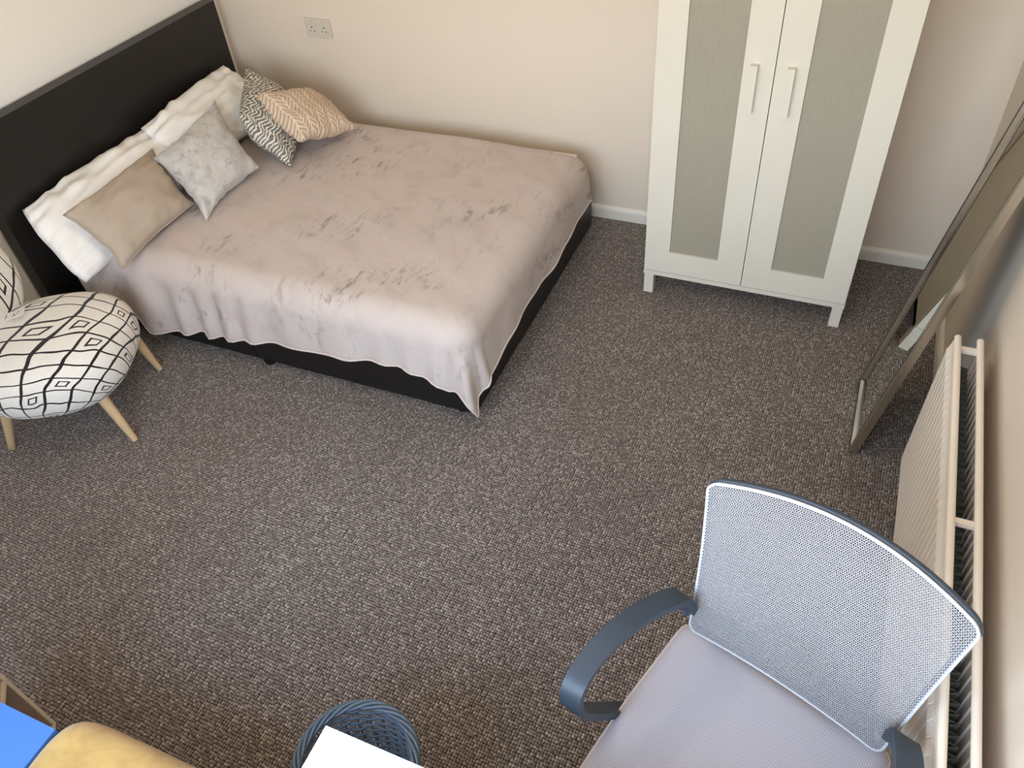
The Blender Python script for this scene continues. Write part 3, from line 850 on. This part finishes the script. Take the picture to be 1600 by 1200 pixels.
# ------------------------------------------------------------------ things at the lower left corner
sb = thing('storage_box', 'sky blue flat topped storage cube in the lower left corner', 'box', (0, 0, 0))
smooth_by_angle(obj('body', bx(1.505, 1.758, -3.42, -3.008, 0, .465), BLUE, sb, bevel=.01, seg=3), 40)
smooth_by_angle(obj('lid', bx(1.497, 1.768, -3.428, -3.000, .467, .50), BLUE, sb, bevel=.006, seg=3), 40)
# footstool
fsn = thing('footstool', 'mustard velvet footstool beside the blue storage cube', 'stool', (2.053, -3.19, 0))
def rounded_block(hx, hy, z0, z1, seed, e2=.26, e1=.24, nu=72, nv=32, wr=.006):
    v = []; f = []
    for j in range(nv+1):
        ph = -pi/2+pi*j/nv
        for i in range(nu):
            t_ = 2*pi*i/nu; c_ = spw(cos(ph), e1)
            p = Vector((hx*c_*spw(cos(t_), e2), hy*c_*spw(sin(t_), e2), (z0+z1)/2+(z1-z0)/2*spw(sin(ph), e1)))
            p *= 1; p.z += wr*nz3(p, 9, seed); p.x += wr*nz3(p, 7, seed+1); v.append(p)
    for j in range(nv):
        for i in range(nu): f.append((j*nu+i, j*nu+(i+1) % nu, (j+1)*nu+(i+1) % nu, (j+1)*nu+i))
    bm = BM(); vv = [bm.verts.new(p) for p in v]
    for q in f:
        bm.faces.new([vv[i] for i in q])
    bmesh.ops.remove_doubles(bm, verts=bm.verts, dist=1e-6); return bm
obj('cushion_top', rounded_block(.286, .245, .20, .52, 3), MUSTARD, fsn, smooth=True)
for x in (-.17, .17):
    for y in (-.14, .14):
        bm = BM(); tube(bm, [(x*1.1, y*1.1, 0), (x, y, .24)], [.012, .018], 12); smooth_by_angle(obj('leg', bm, BEECH, fsn), 50)
# narrow bookcase, turned towards the room
bc = thing('bookcase', 'pale wooden open bookcase behind the blue storage cube', 'bookcase', (1.362, -2.918, 0), radians(-45))
BWd, BDp, BHt = .165, .10, 1.0            # local x along the face, -y into the case
for a, b in ((0, .013), (BWd-.013, BWd)): 
    o = obj('side_board', bx(a, b, -BDp, -.002, 0, BHt), BOARD, bc); obj('edge_strip', bx(a-.0005, b+.0005, -.002, .002, 0, BHt), BOARDE, o)
obj('back_board', bx(.013, BWd-.013, -BDp, -BDp+.006, 0, BHt), BOARD, bc)
for z in (.0, .268, .55, .80, BHt-.014):
    o = obj('shelf', bx(.013, BWd-.013, -BDp+.006, -.002, z, z+.014), BOARD, bc); obj('edge_strip', bx(.013, BWd-.013, -.002, .002, z, z+.014), BOARDE, o)

# ------------------------------------------------------------------ ceiling lamp (above and behind the view, switched on)
LPX, LPY, LPZ = 1.80, -1.95, 2.20
lp = thing('ceiling_lamp', 'small white pendant lamp hanging from the ceiling', 'lamp', (LPX, LPY, 0))
bm = BM(); bmesh.ops.create_cone(bm, cap_ends=True, segments=28, radius1=.045, radius2=.05, depth=.022, matrix=Matrix.Translation((0, 0, RZ-.012))); smooth_by_angle(obj('ceiling_rose', bm, LACQ, lp), 40)
bm = BM(); tube(bm, [(0, 0, LPZ+.07), (0, 0, RZ-.02)], .003, 8); obj('cord', bm, LACQ, lp)
bm = BM(); tube(bm, [(0, 0, LPZ+.035), (0, 0, LPZ+.075)], .018, 16); obj('lamp_holder', bm, LACQ, lp)
BULB = NT('lit_bulb'); em = BULB.new('ShaderNodeEmission'); em.inputs[0].default_value = (1, .86, .70, 1); em.inputs[1].default_value = LAMP_W/(4*pi*pi*.045**2)
BULB.link(em.outputs[0], BULB.o.inputs['Surface'])
bm = BM(); bmesh.ops.create_uvsphere(bm, u_segments=24, v_segments=16, radius=.045, matrix=Matrix.Translation((0, 0, LPZ-.01))); obj('bulb', bm, BULB.m, lp, smooth=True)
